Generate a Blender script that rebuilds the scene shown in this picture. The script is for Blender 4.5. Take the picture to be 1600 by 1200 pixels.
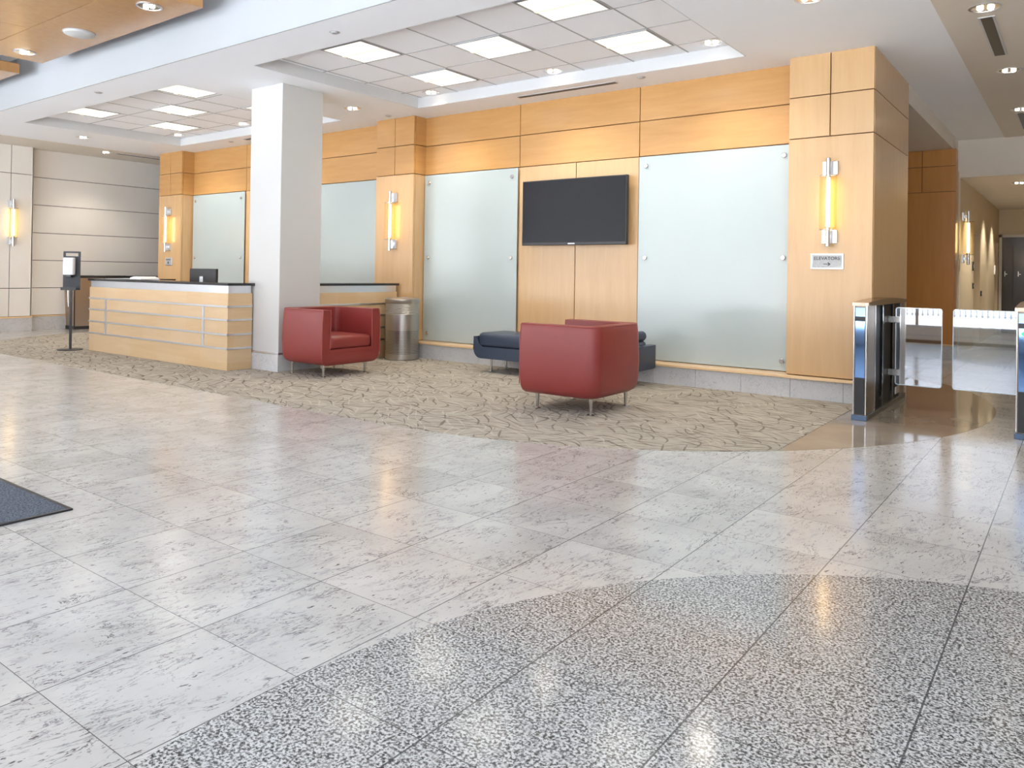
import bpy, bmesh, math, random
from math import radians as R, pi, sin, cos
from mathutils import Vector, Matrix

random.seed(7)
for o in list(bpy.data.objects): bpy.data.objects.remove(o, do_unlink=True)
scene = bpy.context.scene
COL = scene.collection

# ---------------------------------------------------------------- camera
F_PX, CX, CY = 1200.4, 800.0, 419.59
YAW, PITCH, ROLL = 0.6394974, -0.0062073, 0.0152747
fwd = Vector((-sin(YAW)*cos(PITCH), cos(YAW)*cos(PITCH), -sin(PITCH)))
rgt0 = Vector((cos(YAW), sin(YAW), 0)); up0 = rgt0.cross(fwd)
rgt = cos(ROLL)*rgt0 + sin(ROLL)*up0
upv = -sin(ROLL)*rgt0 + cos(ROLL)*up0
cd = bpy.data.cameras.new('camera'); cam = bpy.data.objects.new('camera', cd); COL.objects.link(cam)
M = Matrix.Identity(4)
for i in range(3):
    M[i][0] = rgt[i]; M[i][1] = upv[i]; M[i][2] = -fwd[i]
M[0][3], M[1][3], M[2][3] = 0, 0, 1.2
cam.matrix_world = M
cd.sensor_fit = 'HORIZONTAL'; cd.sensor_width = 36.0
cd.lens = F_PX/1600*36.0
cd.shift_x = (800-CX)/1600
cd.shift_y = -(600-CY)/1600
cd.clip_start = 0.02; cd.clip_end = 200
scene.camera = cam

# ---------------------------------------------------------------- world, daylight, exposure
scene.view_settings.view_transform = 'Standard'
scene.view_settings.look = 'None'
scene.view_settings.gamma = 1
scene.view_settings.exposure = 0.85
scene.view_settings.use_curve_mapping = False
w = bpy.data.worlds.new('world'); scene.world = w; w.use_nodes = True
wn = w.node_tree.nodes; wl = w.node_tree.links
bg = wn['Background']; bg.inputs['Strength'].default_value = 1.75
tc = wn.new('ShaderNodeTexCoord'); sx = wn.new('ShaderNodeSeparateXYZ'); rp = wn.new('ShaderNodeValToRGB')
wl.new(tc.outputs['Generated'], sx.inputs[0]); wl.new(sx.outputs['Z'], rp.inputs[0]); wl.new(rp.outputs[0], bg.inputs['Color'])
rp.color_ramp.elements[0].position = 0.0; rp.color_ramp.elements[0].color = (0.95, 0.96, 1.0, 1)
rp.color_ramp.elements[1].position = 0.6; rp.color_ramp.elements[1].color = (0.74, 0.85, 1.0, 1)
FACADE_Y = -0.6
pl = bpy.data.lights.new('daylight_portal', 'AREA'); pl.shape = 'RECTANGLE'; pl.size = 19; pl.size_y = 3.6; pl.energy = 1
pl.cycles.is_portal = True
po = bpy.data.objects.new('daylight_portal', pl); COL.objects.link(po); po.location = (-6.2, FACADE_Y+0.02, 2.15); po.rotation_euler = (R(90), 0, 0)
sd = bpy.data.lights.new('sun', 'SUN'); sd.energy = 29.0; sd.color = (1, .96, .90); sd.angle = R(.6)
so = bpy.data.objects.new('sun', sd); COL.objects.link(so)      # added high sun behind the building: its terrace bounce brightens the hall ceiling
so.rotation_euler = (R(-38), 0, R(12))
try: scene.cycles.diffuse_bounces = 8; scene.cycles.max_bounces = 14; scene.cycles.use_denoising = True
except Exception: pass

# ---------------------------------------------------------------- helpers
def new_bm(): return bmesh.new()
def bx(bm, x0, x1, y0, y1, z0, z1, bev=0.0, seg=2):
    vs = [bm.verts.new(p) for p in ((x0,y0,z0),(x1,y0,z0),(x1,y1,z0),(x0,y1,z0),(x0,y0,z1),(x1,y0,z1),(x1,y1,z1),(x0,y1,z1))]
    fs = [bm.faces.new([vs[i] for i in f]) for f in ((3,2,1,0),(4,5,6,7),(0,1,5,4),(1,2,6,5),(2,3,7,6),(3,0,4,7))]
    if bev > 0:
        es = {e for f in fs for e in f.edges}
        bmesh.ops.bevel(bm, geom=list(es), offset=bev, segments=seg, affect='EDGES', profile=0.5)
    return bm
def lathe(bm, prof, cx=0, cy=0, n=32, axis='Z', c=None, cap=True):
    """prof = [(r, h)...] revolved round an axis through (cx,cy) or c"""
    c = c or (cx, cy, 0)
    rings = []
    for r, h in prof:
        ring = []
        for k in range(n):
            a = 2*pi*k/n; u, v = r*cos(a), r*sin(a)
            p = {'Z': (c[0]+u, c[1]+v, c[2]+h), 'Y': (c[0]+u, c[1]+h, c[2]-v), 'X': (c[0]+h, c[1]+u, c[2]+v)}[axis]
            ring.append(bm.verts.new(p))
        rings.append(ring)
    for a, b in zip(rings, rings[1:]):
        for k in range(n):
            bm.faces.new((a[k], a[(k+1) % n], b[(k+1) % n], b[k]))
    if cap:
        bm.faces.new(rings[0][::-1]); bm.faces.new(rings[-1])
    return bm
def cyl(bm, x, y, z0, z1, r, n=20): return lathe(bm, [(r, z0), (r, z1)], x, y, n)
def tube(bm, pts, r, n=8, closed=False):
    rings = []; m = len(pts)
    pts = [Vector(p) for p in pts]
    for i, p in enumerate(pts):
        if closed: d = (pts[(i+1) % m]-pts[i-1])
        else: d = pts[min(i+1, m-1)]-pts[max(i-1, 0)]
        d.normalize(); a = Vector((0, 0, 1)) if abs(d.z) < .9 else Vector((1, 0, 0))
        u = d.cross(a).normalized(); v = d.cross(u)
        rings.append([bm.verts.new(p+r*(cos(2*pi*k/n)*u+sin(2*pi*k/n)*v)) for k in range(n)])
    prs = list(zip(rings, rings[1:]))+([(rings[-1], rings[0])] if closed else [])
    for a, b in prs:
        for k in range(n): bm.faces.new((a[k], a[(k+1) % n], b[(k+1) % n], b[k]))
    if not closed: bm.faces.new(rings[0][::-1]); bm.faces.new(rings[-1])
    return bm
def prism(bm, poly, a, b, axis='Z'):
    """poly of 2-D points extruded from a to b along the axis"""
    def P(p, h): return {'Z': (p[0], p[1], h), 'Y': (p[0], h, p[1]), 'X': (h, p[0], p[1])}[axis]
    lo = [bm.verts.new(P(p, a)) for p in poly]; hi = [bm.verts.new(P(p, b)) for p in poly]; n = len(poly)
    for k in range(n): bm.faces.new((lo[k], lo[(k+1) % n], hi[(k+1) % n], hi[k]))
    bm.faces.new(lo[::-1]); bm.faces.new(hi)
    return bm
def obj(name, bm, mat, parent=None, smooth=None, **props):
    bmesh.ops.recalc_face_normals(bm, faces=bm.faces)
    me = bpy.data.meshes.new(name); bm.to_mesh(me); bm.free()
    if smooth is not None:
        for p in me.polygons: p.use_smooth = True
        try: me.set_sharp_from_angle(angle=R(smooth))
        except Exception: pass
    for m_ in (mat if isinstance(mat, (list, tuple)) else [mat]): me.materials.append(m_)
    o = bpy.data.objects.new(name, me); COL.objects.link(o)
    if parent is not None: o.parent = parent
    for k, v in props.items(): o[k] = v
    return o
def thing(name, label, cat, loc=(0, 0, 0), rz=0.0, group=None):
    o = bpy.data.objects.new(name, None); COL.objects.link(o); o.empty_display_size = .1
    o.location = loc; o.rotation_euler = (0, 0, rz); o['label'] = label; o['category'] = cat
    if group: o['group'] = group
    return o
def struct(name, bm, mat, parent=None, smooth=None):
    o = obj(name, bm, mat, parent, smooth)
    if parent is None: o['kind'] = 'structure'
    return o
def copy_tree(o, parent=None):
    c = o.copy(); COL.objects.link(c)
    if parent is not None: c.parent = parent
    for ch in [x for x in bpy.data.objects if x.parent == o]: copy_tree(ch, c)
    return c
def dup(root, loc, rz=None, label=None, group=None):
    c = copy_tree(root); c.location = loc
    if rz is not None: c.rotation_euler = (0, 0, rz)
    if label: c['label'] = label
    if group: c['group'] = group
    return c

# ---------------------------------------------------------------- materials
def mat(name, color=(.8, .8, .8), rough=.5, metal=0.0, coat=0.0, coat_rough=.1, spec=.5, emis=None, estr=0.0, ior=None):
    m = bpy.data.materials.new(name); m.use_nodes = True
    b = m.node_tree.nodes['Principled BSDF']
    b.inputs['Base Color'].default_value = (*color, 1); b.inputs['Roughness'].default_value = rough
    b.inputs['Metallic'].default_value = metal; b.inputs['Coat Weight'].default_value = coat
    b.inputs['Coat Roughness'].default_value = coat_rough; b.inputs['Specular IOR Level'].default_value = spec
    if ior: b.inputs['IOR'].default_value = ior
    if emis: b.inputs['Emission Color'].default_value = (*emis, 1); b.inputs['Emission Strength'].default_value = estr
    return m
class NT:
    def __init__(s, m): s.t = m.node_tree; s.n = s.t.nodes; s.l = s.t.links; s.b = s.n['Principled BSDF']
    def add(s, ty, **k):
        n = s.n.new(ty)
        for a, v in k.items(): setattr(n, a, v)
        return n
    def link(s, a, b): s.l.new(a, b)
    def _in(s, sock, v):
        if isinstance(v, (int, float)): sock.default_value = v
        elif isinstance(v, (tuple, list)): sock.default_value = v
        else: s.l.new(v, sock)
    def math(s, op, a, b=0.0, c=0.0, clamp=False):
        n = s.add('ShaderNodeMath', operation=op, use_clamp=clamp)
        s._in(n.inputs[0], a); s._in(n.inputs[1], b); s._in(n.inputs[2], c); return n.outputs[0]
    def vmath(s, op, a, b=(0, 0, 0)):
        n = s.add('ShaderNodeVectorMath', operation=op); s._in(n.inputs[0], a); s._in(n.inputs[1], b); return n.outputs[0]
    def pos(s): return s.add('ShaderNodeNewGeometry').outputs['Position']
    def noise(s, vec, scale, detail=2, rough=.5, dist=0.0, dim='3D'):
        n = s.add('ShaderNodeTexNoise', noise_dimensions=dim); s.link(vec, n.inputs['Vector'])
        n.inputs['Scale'].default_value = scale; n.inputs['Detail'].default_value = detail
        n.inputs['Roughness'].default_value = rough; n.inputs['Distortion'].default_value = dist
        return n.outputs[0]
    def ramp(s, fac, stops, interp='LINEAR'):
        n = s.add('ShaderNodeValToRGB'); s.link(fac, n.inputs[0]); cr = n.color_ramp; cr.interpolation = interp
        while len(cr.elements) < len(stops): cr.elements.new(.5)
        for e, (p, c) in zip(cr.elements, stops):
            e.position = p; e.color = (*c, 1) if len(c) == 3 else c
        return n.outputs[0]
    def mix(s, f, a, b, mode='MIX'):
        n = s.add('ShaderNodeMix', data_type='RGBA', blend_type=mode)
        s._in(n.inputs[0], f); s._in(n.inputs[6], a if not isinstance(a, tuple) else (*a, 1)); s._in(n.inputs[7], b if not isinstance(b, tuple) else (*b, 1))
        return n.outputs[2]
    def bump(s, h, strength=.2, dist=.01):
        n = s.add('ShaderNodeBump'); n.inputs['Strength'].default_value = strength; n.inputs['Distance'].default_value = dist
        s.link(h, n.inputs['Height']); s.link(n.outputs[0], s.b.inputs['Normal'])
    def smooth(s, v, a, b):
        n = s.add('ShaderNodeMapRange', interpolation_type='SMOOTHSTEP'); s.link(v, n.inputs[0])
        n.inputs[1].default_value = a; n.inputs[2].default_value = b; return n.outputs[0]

TX, TY, TS = -2.353, 1.957, 0.5          # tile grid origin and size
def tile_grid(g, p, w_x=.0022, w_y=.0013):
    sep = g.add('ShaderNodeSeparateXYZ'); g.link(p, sep.inputs[0])
    u = g.math('DIVIDE', g.math('SUBTRACT', sep.outputs[0], TX), TS); v = g.math('DIVIDE', g.math('SUBTRACT', sep.outputs[1], TY), TS)
    def line(t, w):
        d = g.math('ABSOLUTE', g.math('SUBTRACT', g.math('FRACT', g.math('ADD', t, .5)), .5))
        return g.math('LESS_THAN', d, w/TS)
    ln = g.math('MAXIMUM', line(u, w_x), line(v, w_y))
    cell = g.add('ShaderNodeCombineXYZ'); g.link(g.math('FLOOR', u), cell.inputs[0]); g.link(g.math('FLOOR', v), cell.inputs[1])
    wn_ = g.add('ShaderNodeTexWhiteNoise', noise_dimensions='3D'); g.link(cell.outputs[0], wn_.inputs['Vector'])
    return ln, wn_.outputs['Value'], wn_.outputs['Color']

def stone_white(name, grid=True, rough=.17):
    m = mat(name, rough=rough, spec=.5); g = NT(m); p = g.pos()
    ln, rv, rc = tile_grid(g, p)
    q = g.vmath('ADD', p, g.vmath('MULTIPLY', rc, (9.0, 9.0, 0.0))) if grid else p
    rot = g.add('ShaderNodeVectorRotate', rotation_type='Z_AXIS'); g.link(q, rot.inputs['Vector']); rot.inputs['Angle'].default_value = .12
    st = g.vmath('MULTIPLY', rot.outputs[0], (3.4, 1.0, 3.4))
    base = g.ramp(g.noise(q, 2.2, 4, .6), [(.3, (.40, .38, .35)), (.55, (.49, .465, .43)), (.75, (.56, .535, .495))])
    tint = g.mix(g.math('MULTIPLY', rv, .35), base, (.60, .56, .52))
    cloud = g.smooth(g.noise(q, 3.0, 3, .6), .45, .68)
    def vein(scale, dist, w):
        n = g.noise(st, scale, 5, .62, dist)
        return g.math('SUBTRACT', 1.0, g.smooth(g.math('ABSOLUTE', g.math('SUBTRACT', n, .5)), 0.0, w))
    v1 = g.math('MULTIPLY', vein(2.2, 1.3, .011), g.smooth(g.noise(q, 5.5, 3, .6), .43, .58))
    v2 = g.math('MULTIPLY', vein(4.4, 1.6, .020), g.smooth(g.noise(q, 4.0, 2, .5), .44, .58))
    grey = g.math('MULTIPLY', g.smooth(g.noise(st, 7.0, 6, .7), .52, .68), g.math('MULTIPLY', cloud, .8))
    c = g.mix(grey, tint, (.26, .26, .275))
    c = g.mix(g.math('MULTIPLY', v1, .9), c, (.10, .095, .10))
    c = g.mix(g.math('MULTIPLY', v2, .8), c, (.13, .125, .13))
    sp = g.math('MULTIPLY', g.smooth(g.noise(st, 19.0, 3, .55), .64, .67), g.smooth(g.noise(q, 2.6, 2, .5), .38, .52))
    c = g.mix(g.math('MULTIPLY', sp, .85), c, (.07, .055, .055))
    sp2 = g.smooth(g.noise(st, 42.0, 2, .5), .66, .71)
    c = g.mix(g.math('MULTIPLY', sp2, .55), c, (.14, .12, .12))
    if grid: c = g.mix(g.math('MULTIPLY', ln, .85), c, (.07, .07, .07))
    if not grid: c = g.mix(.45, c, (.66, .685, .72))
    g.link(c, g.b.inputs['Base Color'])
    g.link(g.math('ADD', g.math('MULTIPLY', g.noise(p, 1.2, 2, .5), .08), rough-.04), g.b.inputs['Roughness'])
    return m
def stone_speckle():
    m = mat('grey_granite', rough=.12); g = NT(m); p = g.pos(); ln, rv, rc = tile_grid(g, p, .0028, .0018)
    q = g.vmath('ADD', p, g.vmath('MULTIPLY', rc, (5.0, 5.0, 0.0)))
    n1 = g.noise(q, 115, 2, .6, .0)
    c = g.ramp(n1, [(.33, (.03, .029, .028)), (.42, (.11, .107, .10)), (.49, (.26, .25, .235)), (.58, (.54, .525, .50))])
    n2 = g.noise(q, 28, 2, .5)
    c = g.mix(g.math('MULTIPLY', g.smooth(n2, .52, .66), .35), c, (.46, .44, .41))
    c = g.mix(g.math('MULTIPLY', ln, .8), c, (.035, .035, .035))
    g.link(c, g.b.inputs['Base Color']); g.b.inputs['Roughness'].default_value = .13
    return m
def carpet_mat():
    m = mat('leaf_pattern_carpet', rough=.95, spec=.15); g = NT(m); p = g.pos()
    a = g.noise(p, 1.4, 2, .5)
    base = g.ramp(g.noise(p, 9, 3, .6), [(.3, (.37, .33, .27)), (.6, (.44, .40, .335)), (.8, (.49, .45, .385))])
    out = base
    wob = g.add('ShaderNodeTexNoise'); g.link(p, wob.inputs['Vector']); wob.inputs['Scale'].default_value = 1.3; wob.inputs['Detail'].default_value = 1
    pw = g.vmath('ADD', p, g.vmath('MULTIPLY', wob.outputs['Color'], (.55, .55, 0.0)))
    def strokes(ang, off, lx, ly, dens, dk, colr, out):
        rot = g.add('ShaderNodeVectorRotate', rotation_type='Z_AXIS'); g.link(g.vmath('ADD', pw, (off, off*.7, 0.0)), rot.inputs['Vector']); rot.inputs['Angle'].default_value = ang
        sp_ = g.add('ShaderNodeSeparateXYZ'); g.link(g.vmath('MULTIPLY', rot.outputs[0], (1/lx, 1/ly, 0.0)), sp_.inputs[0])
        row = g.math('FLOOR', sp_.outputs[1]); w1 = g.add('ShaderNodeTexWhiteNoise', noise_dimensions='1D'); g.link(row, w1.inputs['W'])
        xx = g.math('ADD', sp_.outputs[0], g.math('MULTIPLY', w1.outputs['Value'], 13.7))
        cb = g.add('ShaderNodeCombineXYZ'); g.link(g.math('FLOOR', xx), cb.inputs[0]); g.link(row, cb.inputs[1])
        w2 = g.add('ShaderNodeTexWhiteNoise', noise_dimensions='2D'); g.link(cb.outputs[0], w2.inputs['Vector'])
        fx = g.math('SUBTRACT', g.math('FRACT', xx), .5); fy = g.math('SUBTRACT', g.math('FRACT', sp_.outputs[1]), .5)
        curve = g.math('MULTIPLY', g.math('SUBTRACT', g.math('MULTIPLY', g.math('MULTIPLY', fx, fx), 4.0), .5), g.math('SUBTRACT', w2.outputs['Value'], .5))
        dy = g.math('ABSOLUTE', g.math('SUBTRACT', fy, g.math('MULTIPLY', curve, .8)))
        wid = g.math('MULTIPLY', g.math('SUBTRACT', .24, g.math('MULTIPLY', fx, fx)), .42)
        on = g.math('MULTIPLY', g.math('LESS_THAN', dy, wid), g.math('LESS_THAN', w2.outputs['Value'], dens))
        return g.mix(g.math('MULTIPLY', on, dk), out, colr)
    dkc, ltc = (.12, .095, .075), (.62, .56, .47)
    for ang, off, lx, ly, dens, dk, colr in ((.25, 0, .36, .085, .5, .8, dkc), (1.0, 3.1, .32, .08, .42, .7, dkc), (-.45, 7.7, .34, .08, .42, .75, dkc), (2.1, 12.3, .28, .075, .35, .65, dkc),
                                             (.7, 17.1, .36, .08, .5, .45, ltc), (-.1, 23.9, .34, .07, .5, .45, ltc)):
        out = strokes(ang, off, lx, ly, dens, dk, colr, out)
    fine = g.noise(p, 260, 2, .6)
    out = g.mix(g.math('MULTIPLY', fine, .2), out, (.22, .19, .15))
    g.link(out, g.b.inputs['Base Color']); g.bump(fine, .4, .004)
    return m
def wood(name, ca, cb, horiz=False, rough=.32, coat=.25, patches=False):
    m = mat(name, rough=rough, coat=coat, coat_rough=.18); g = NT(m); p = g.pos()
    s1 = (1.0, 1.0, 9.0) if horiz else (9.0, 9.0, .9)
    st = g.vmath('MULTIPLY', p, s1)
    n = g.noise(st, 1.6, 4, .6, .4)
    fine = g.noise(g.vmath('MULTIPLY', p, (4.0, 4.0, 90.0) if horiz else (90.0, 90.0, 4.0)), 1.5, 2, .6)
    c = g.ramp(n, [(.3, ca), (.7, cb)])
    c = g.mix(g.math('MULTIPLY', fine, .16), c, tuple(x*.72 for x in ca))
    if patches:
        q = g.vmath('MULTIPLY', p, (1/.34, 1/.34, 1/.1655)); q = g.vmath('FLOOR', g.vmath('ADD', q, (0.3, 0.3, .45)))
        wn_ = g.add('ShaderNodeTexWhiteNoise', noise_dimensions='3D'); g.link(q, wn_.inputs['Vector'])
        c = g.mix(g.math('MULTIPLY', g.math('SUBTRACT', wn_.outputs['Value'], .35), .55, clamp=True), c, (.70, .53, .35))
    g.link(c, g.b.inputs['Base Color'])
    return m
def mottled(name, a, b, scale=2.0, rough=.5, **k):
    m = mat(name, rough=rough, **k); g = NT(m)
    g.link(g.ramp(g.noise(g.pos(), scale, 3, .5), [(.3, a), (.7, b)]), g.b.inputs['Base Color']); return m

M_FLOOR = stone_white('polished_white_granite')
M_BASE = stone_white('stone_base', grid=False, rough=.25)
M_GRAN = stone_speckle()
M_CARPET = carpet_mat()
M_TAN = mottled('polished_tan_stone', (.26, .215, .165), (.32, .27, .21), 3, .07)
M_MAPLE = wood('maple_panel', (.58, .36, .165), (.64, .41, .20), coat=.5)
M_MAPLE_H = wood('maple_band', (.52, .27, .085), (.59, .325, .115), horiz=True)
M_MAPLE_DK = wood('maple_lobby', (.52, .22, .055), (.58, .26, .07))
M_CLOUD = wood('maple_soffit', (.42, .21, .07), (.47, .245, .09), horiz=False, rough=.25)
M_DESK = wood('maple_block', (.60, .41, .215), (.68, .49, .28), horiz=True, patches=True, rough=.3)
M_TRIMW = wood('maple_trim', (.80, .55, .30), (.84, .60, .35), horiz=True)
M_REVEAL = mat('dark_reveal', (.16, .07, .02), .8)
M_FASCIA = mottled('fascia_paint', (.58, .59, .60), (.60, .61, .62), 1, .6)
M_BULK = mottled('white_paint_toned_down', (.39, .405, .42), (.405, .42, .435), 1, .6)  # same white paint, darkened in colour to offset the daylight on the bulkhead
M_WHITE = mottled('white_paint', (.54, .535, .52), (.555, .55, .535), 1, .6)
M_CEIL = mottled('ceiling_paint', (.85, .865, .90), (.87, .885, .92), 1, .75)
M_TILEC = mottled('acoustic_tile', (.85, .86, .90), (.90, .91, .94), 160, .9)
M_GRID = mat('ceiling_grid', (.40, .40, .41), .5)
M_BEIGE = mottled('beige_paint', (.68, .62, .54), (.70, .64, .56), 1, .6)
M_LEFTW = mottled('cream_panel', (.77, .74, .69), (.80, .77, .72), 1.5, .45, coat=.1)
M_JOINT = mat('joint_shadow', (.10, .09, .08), .9)
M_TANWALL = mottled('tan_paint', (.60, .50, .34), (.62, .52, .36), 1, .6)
M_GLASSP = mottled('back_painted_glass', (.44, .505, .50), (.46, .53, .525), .8, .22, coat=.6, coat_rough=.2)
M_STEEL = mat('brushed_steel', (.62, .61, .60), .22, 1.0)
M_ALU = mat('satin_aluminium', (.72, .74, .78), .3, 1.0)
M_BRONZE = mat('bronze', (.27, .21, .16), .36, .85)
M_CAN = mat('can_steel', (.50, .48, .45), .34, 1.0)
M_BIN = mat('bin_steel', (.52, .42, .34), .3, 1.0)
M_BLACK = mat('black_stone', (.012, .012, .014), .12)
M_BLKP = mat('black_plastic', (.02, .02, .022), .35)
M_RED = mottled('red_leather', (.235, .032, .027), (.26, .037, .031), 3, .38, coat=.1, coat_rough=.25)
M_PIPE = mat('red_piping', (.33, .07, .06), .35)
M_NAVY = mottled('navy_leather', (.030, .045, .075), (.04, .055, .09), 3, .36)
M_SCREEN = mat('tv_screen', (.006, .006, .009), .22, spec=.25)
M_PAPER = mat('paper', (.85, .85, .85), .7)
M_DKGLASS = mat('dark_glass', (.01, .012, .015), .04, coat=1.0, coat_rough=.02)
M_DKPAN = mat('dark_side_panel', (.010, .011, .013), .45, spec=.12)
M_SKYGL = mat('sky_tinted_glass', (.16, .28, .52), .06, .85)  # dark glass with the sky's blue reflection put into its colour
M_TROFFER = mat('troffer_diffuser', (.9, .9, .85), .5, emis=(1.0, .95, .83), estr=.46)
M_BULB = mat('lamp_bulb', (.9, .9, .85), .5, emis=(1.0, .86, .66), estr=9)
M_SCONCE = mat('sconce_lamp', (.9, .9, .8), .5, emis=(1.0, .72, .36), estr=7)
M_GREEN = mat('green_led', (.0, .3, .05), .4, emis=(.05, 1.0, .25), estr=1.0)
M_MAT = mottled('charcoal_mat', (.008, .012, .022), (.15, .17, .20), 110, .95)
M_DOOR = mat('dark_door', (.035, .03, .028), .18, coat=.5)
M_REFL = mat('lamp_reflector', (.85, .82, .76), .15, .9)
M_SIGN = mottled('sign_plate', (.36, .37, .37), (.46, .47, .47), 60, .35)
M_INK = mat('sign_ink', (.05, .05, .05), .6)
M_PAVE = mat('pavement', (.66, .73, .82), .8)  # blue tint put into the colour to cool the terrace bounce
M_RAIL = mat('railing_paint', (.022, .030, .045), .6)
M_PARAPET = mat('parapet', (.85, .85, .85), .8)
M_MULL = mat('mullion', (.16, .11, .08), .4, .5)
def perforated():
    m = mat('perforated_steel', (.5, .49, .47), .28, 1.0); g = NT(m)
    tcn = g.add('ShaderNodeTexCoord'); sp = g.add('ShaderNodeSeparateXYZ'); g.link(tcn.outputs['Object'], sp.inputs[0])
    an = g.math('MULTIPLY', g.math('ARCTAN2', sp.outputs[1], sp.outputs[0]), 72/(2*pi)); zz = g.math('DIVIDE', sp.outputs[2], .02)
    off = g.math('MULTIPLY', g.math('FLOOR', zz), .5)
    fu = g.math('SUBTRACT', g.math('FRACT', g.math('ADD', an, off)), .5); fv = g.math('SUBTRACT', g.math('FRACT', zz), .5)
    d = g.math('SQRT', g.math('ADD', g.math('MULTIPLY', fu, fu), g.math('MULTIPLY', fv, fv)))
    hole = g.math('LESS_THAN', d, .27)
    g.link(g.mix(hole, (.50, .49, .47), (.05, .05, .05)), g.b.inputs['Base Color']); return m
M_PERF = perforated()
def glass_sheet(name, tint, refl, rough=.02):
    m = bpy.data.materials.new(name); m.use_nodes = True; t = m.node_tree; t.nodes.clear()
    o = t.nodes.new('ShaderNodeOutputMaterial'); mx = t.nodes.new('ShaderNodeMixShader')
    tr = t.nodes.new('ShaderNodeBsdfTransparent'); gl = t.nodes.new('ShaderNodeBsdfGlossy')
    tr.inputs[0].default_value = (*tint, 1); gl.inputs['Roughness'].default_value = rough; gl.inputs[0].default_value = (.9, .93, 1, 1)
    mx.inputs[0].default_value = refl
    t.links.new(tr.outputs[0], mx.inputs[1]); t.links.new(gl.outputs[0], mx.inputs[2]); t.links.new(mx.outputs[0], o.inputs[0]); return m
M_GATE = glass_sheet('gate_glass', (.80, .86, .90), .33)
M_SHADE = glass_sheet('amber_shade', (1.0, .93, .76), .06, .1)

H = 3.396; HR = 3.53; HHI = 4.05
YP, YW = 7.814, 8.059

# ================================================================ FLOOR
b = new_bm(); bx(b, -22, 4.2, -.75, 22, -.12, 0); FLOOR = struct('floor', b, M_FLOOR)
def arc(cx, cy, r, a0, a1, n): return [(cx+r*cos(a0+(a1-a0)*k/n), cy+r*sin(a0+(a1-a0)*k/n)) for k in range(n+1)]
# grey granite disc
b = new_bm(); prism(b, arc(.493, 1.32, 2.347, 0, 2*pi, 160)[:-1], -.01, .0012)
obj('granite_inlay', b, M_GRAN, FLOOR)
# tan stone crescent right of the carpet (lies under the carpet edge)
ccx, ccy, cr = -4.327, 7.982, 3.712
a_lo = -math.acos((-1.69-ccx)/cr); 
b = new_bm()
pts = arc(ccx, ccy, cr, a_lo, R(75), 80)
pts = [(-1.69, pts[0][1])] + pts + [(-1.69, pts[-1][1])]
prism(b, pts, -.01, .0012); obj('tan_stone_inlay', b, M_TAN, FLOOR)
b = new_bm()
a_s = math.asin((4.25-ccy)/cr) if abs((4.25-ccy)/cr) < 1 else -pi/2
lx, ly, lr = -11.95, 6.90, 2.66
pts = [(lx, 4.25)] + [(ccx-.2, 4.25)] + [p for p in arc(ccx, ccy, cr, -pi/2+.02, a_lo, 40)] + [(-1.69, 7.84), (-14.5, 7.84)] + arc(lx, ly, lr, pi-.0, 1.5*pi, 40)[:-1]
pts = [p for i, p in enumerate(pts) if i == 0 or (abs(p[0]-pts[i-1][0])+abs(p[1]-pts[i-1][1])) > 1e-4]
prism(b, pts, -.01, .004)
CARPET = obj('carpet', b, M_CARPET); CARPET['label'] = 'tan carpet with brown leaf-stroke pattern filling the seating area'; CARPET['category'] = 'carpet'
b = new_bm(); bx(b, -9.48, -4.005, -.55, 1.745, .0, .008, .002)
o = obj('entrance_mat', b, M_MAT)
b = new_bm(); bx(b, -9.5, -3.985, 1.745, 1.765, 0, .009, .002); bx(b, -4.005, -3.985, -.55, 1.745, 0, .009, .002); obj('rubber_border', b, M_BLKP, o); o['label'] = 'speckled charcoal entrance mat on white stone floor at left'; o['category'] = 'mat'

# ================================================================ CEILING
b = new_bm()
R1 = (-7.2, -2.71, 4.95, 7.5); R2 = (-13.05, -8.72, 4.95, 7.5)
def slab(x0, x1, y0, y1, z0=H, z1=HHI): bx(b, x0, x1, y0, y1, z0, z1)
slab(-22, R2[0], 4.4, 14); slab(R2[1], R1[0], 4.4, 14); slab(R1[1], -.98, 4.4, 9.56)
slab(R2[0], R2[1], 4.4, R2[2]); slab(R2[0], R2[1], R2[3], 14); slab(R1[0], R1[1], 4.4, R1[2]); slab(R1[0], R1[1], R1[3], 14)
slab(-1.6, -.98, 9.56, 13.87)
slab(-16.2, 4.2, -.75, 4.4, HHI, HHI+.1)
CEIL = struct('ceiling', b, M_CEIL)
b = new_bm(); bx(b, -.98, 4.2, 4.4, 13.87, H-.008, HHI); bx(b, R1[1], -1.6, 9.56, 13.3, 3.19, HHI)
bx(b, -15.84, -14.60, 4.4, 13, H-.006, H+.02); obj('beige_soffit', b, M_BEIGE, CEIL)
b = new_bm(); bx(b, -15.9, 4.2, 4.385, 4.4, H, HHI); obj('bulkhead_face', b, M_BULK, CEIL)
for (x0, x1, y0, y1), gx, gy in ((R1, -6.48, 5.243), (R2, -12.36, 5.243)):
    b = new_bm(); bx(b, x0, x1, y0, y1, HR, HR+.03); obj('acoustic_tiles', b, M_TILEC, CEIL)
    b = new_bm(); t = .007
    k = gx-.632
    while k < x1:
        if k > x0: bx(b, k-t, k+t, y0, y1, HR-.004, HR+.01)
        k += .632
    k = gy
    while k < y1: bx(b, x0, x1, k-t, k+t, HR-.004, HR+.01); k += .645
    obj('tile_grid', b, M_GRID, CEIL)
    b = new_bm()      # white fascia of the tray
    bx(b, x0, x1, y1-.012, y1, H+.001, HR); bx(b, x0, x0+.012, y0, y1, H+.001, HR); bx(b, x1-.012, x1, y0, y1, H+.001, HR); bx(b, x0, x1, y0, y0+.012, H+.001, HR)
    obj('tray_fascia', b, M_FASCIA, CEIL)

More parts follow.
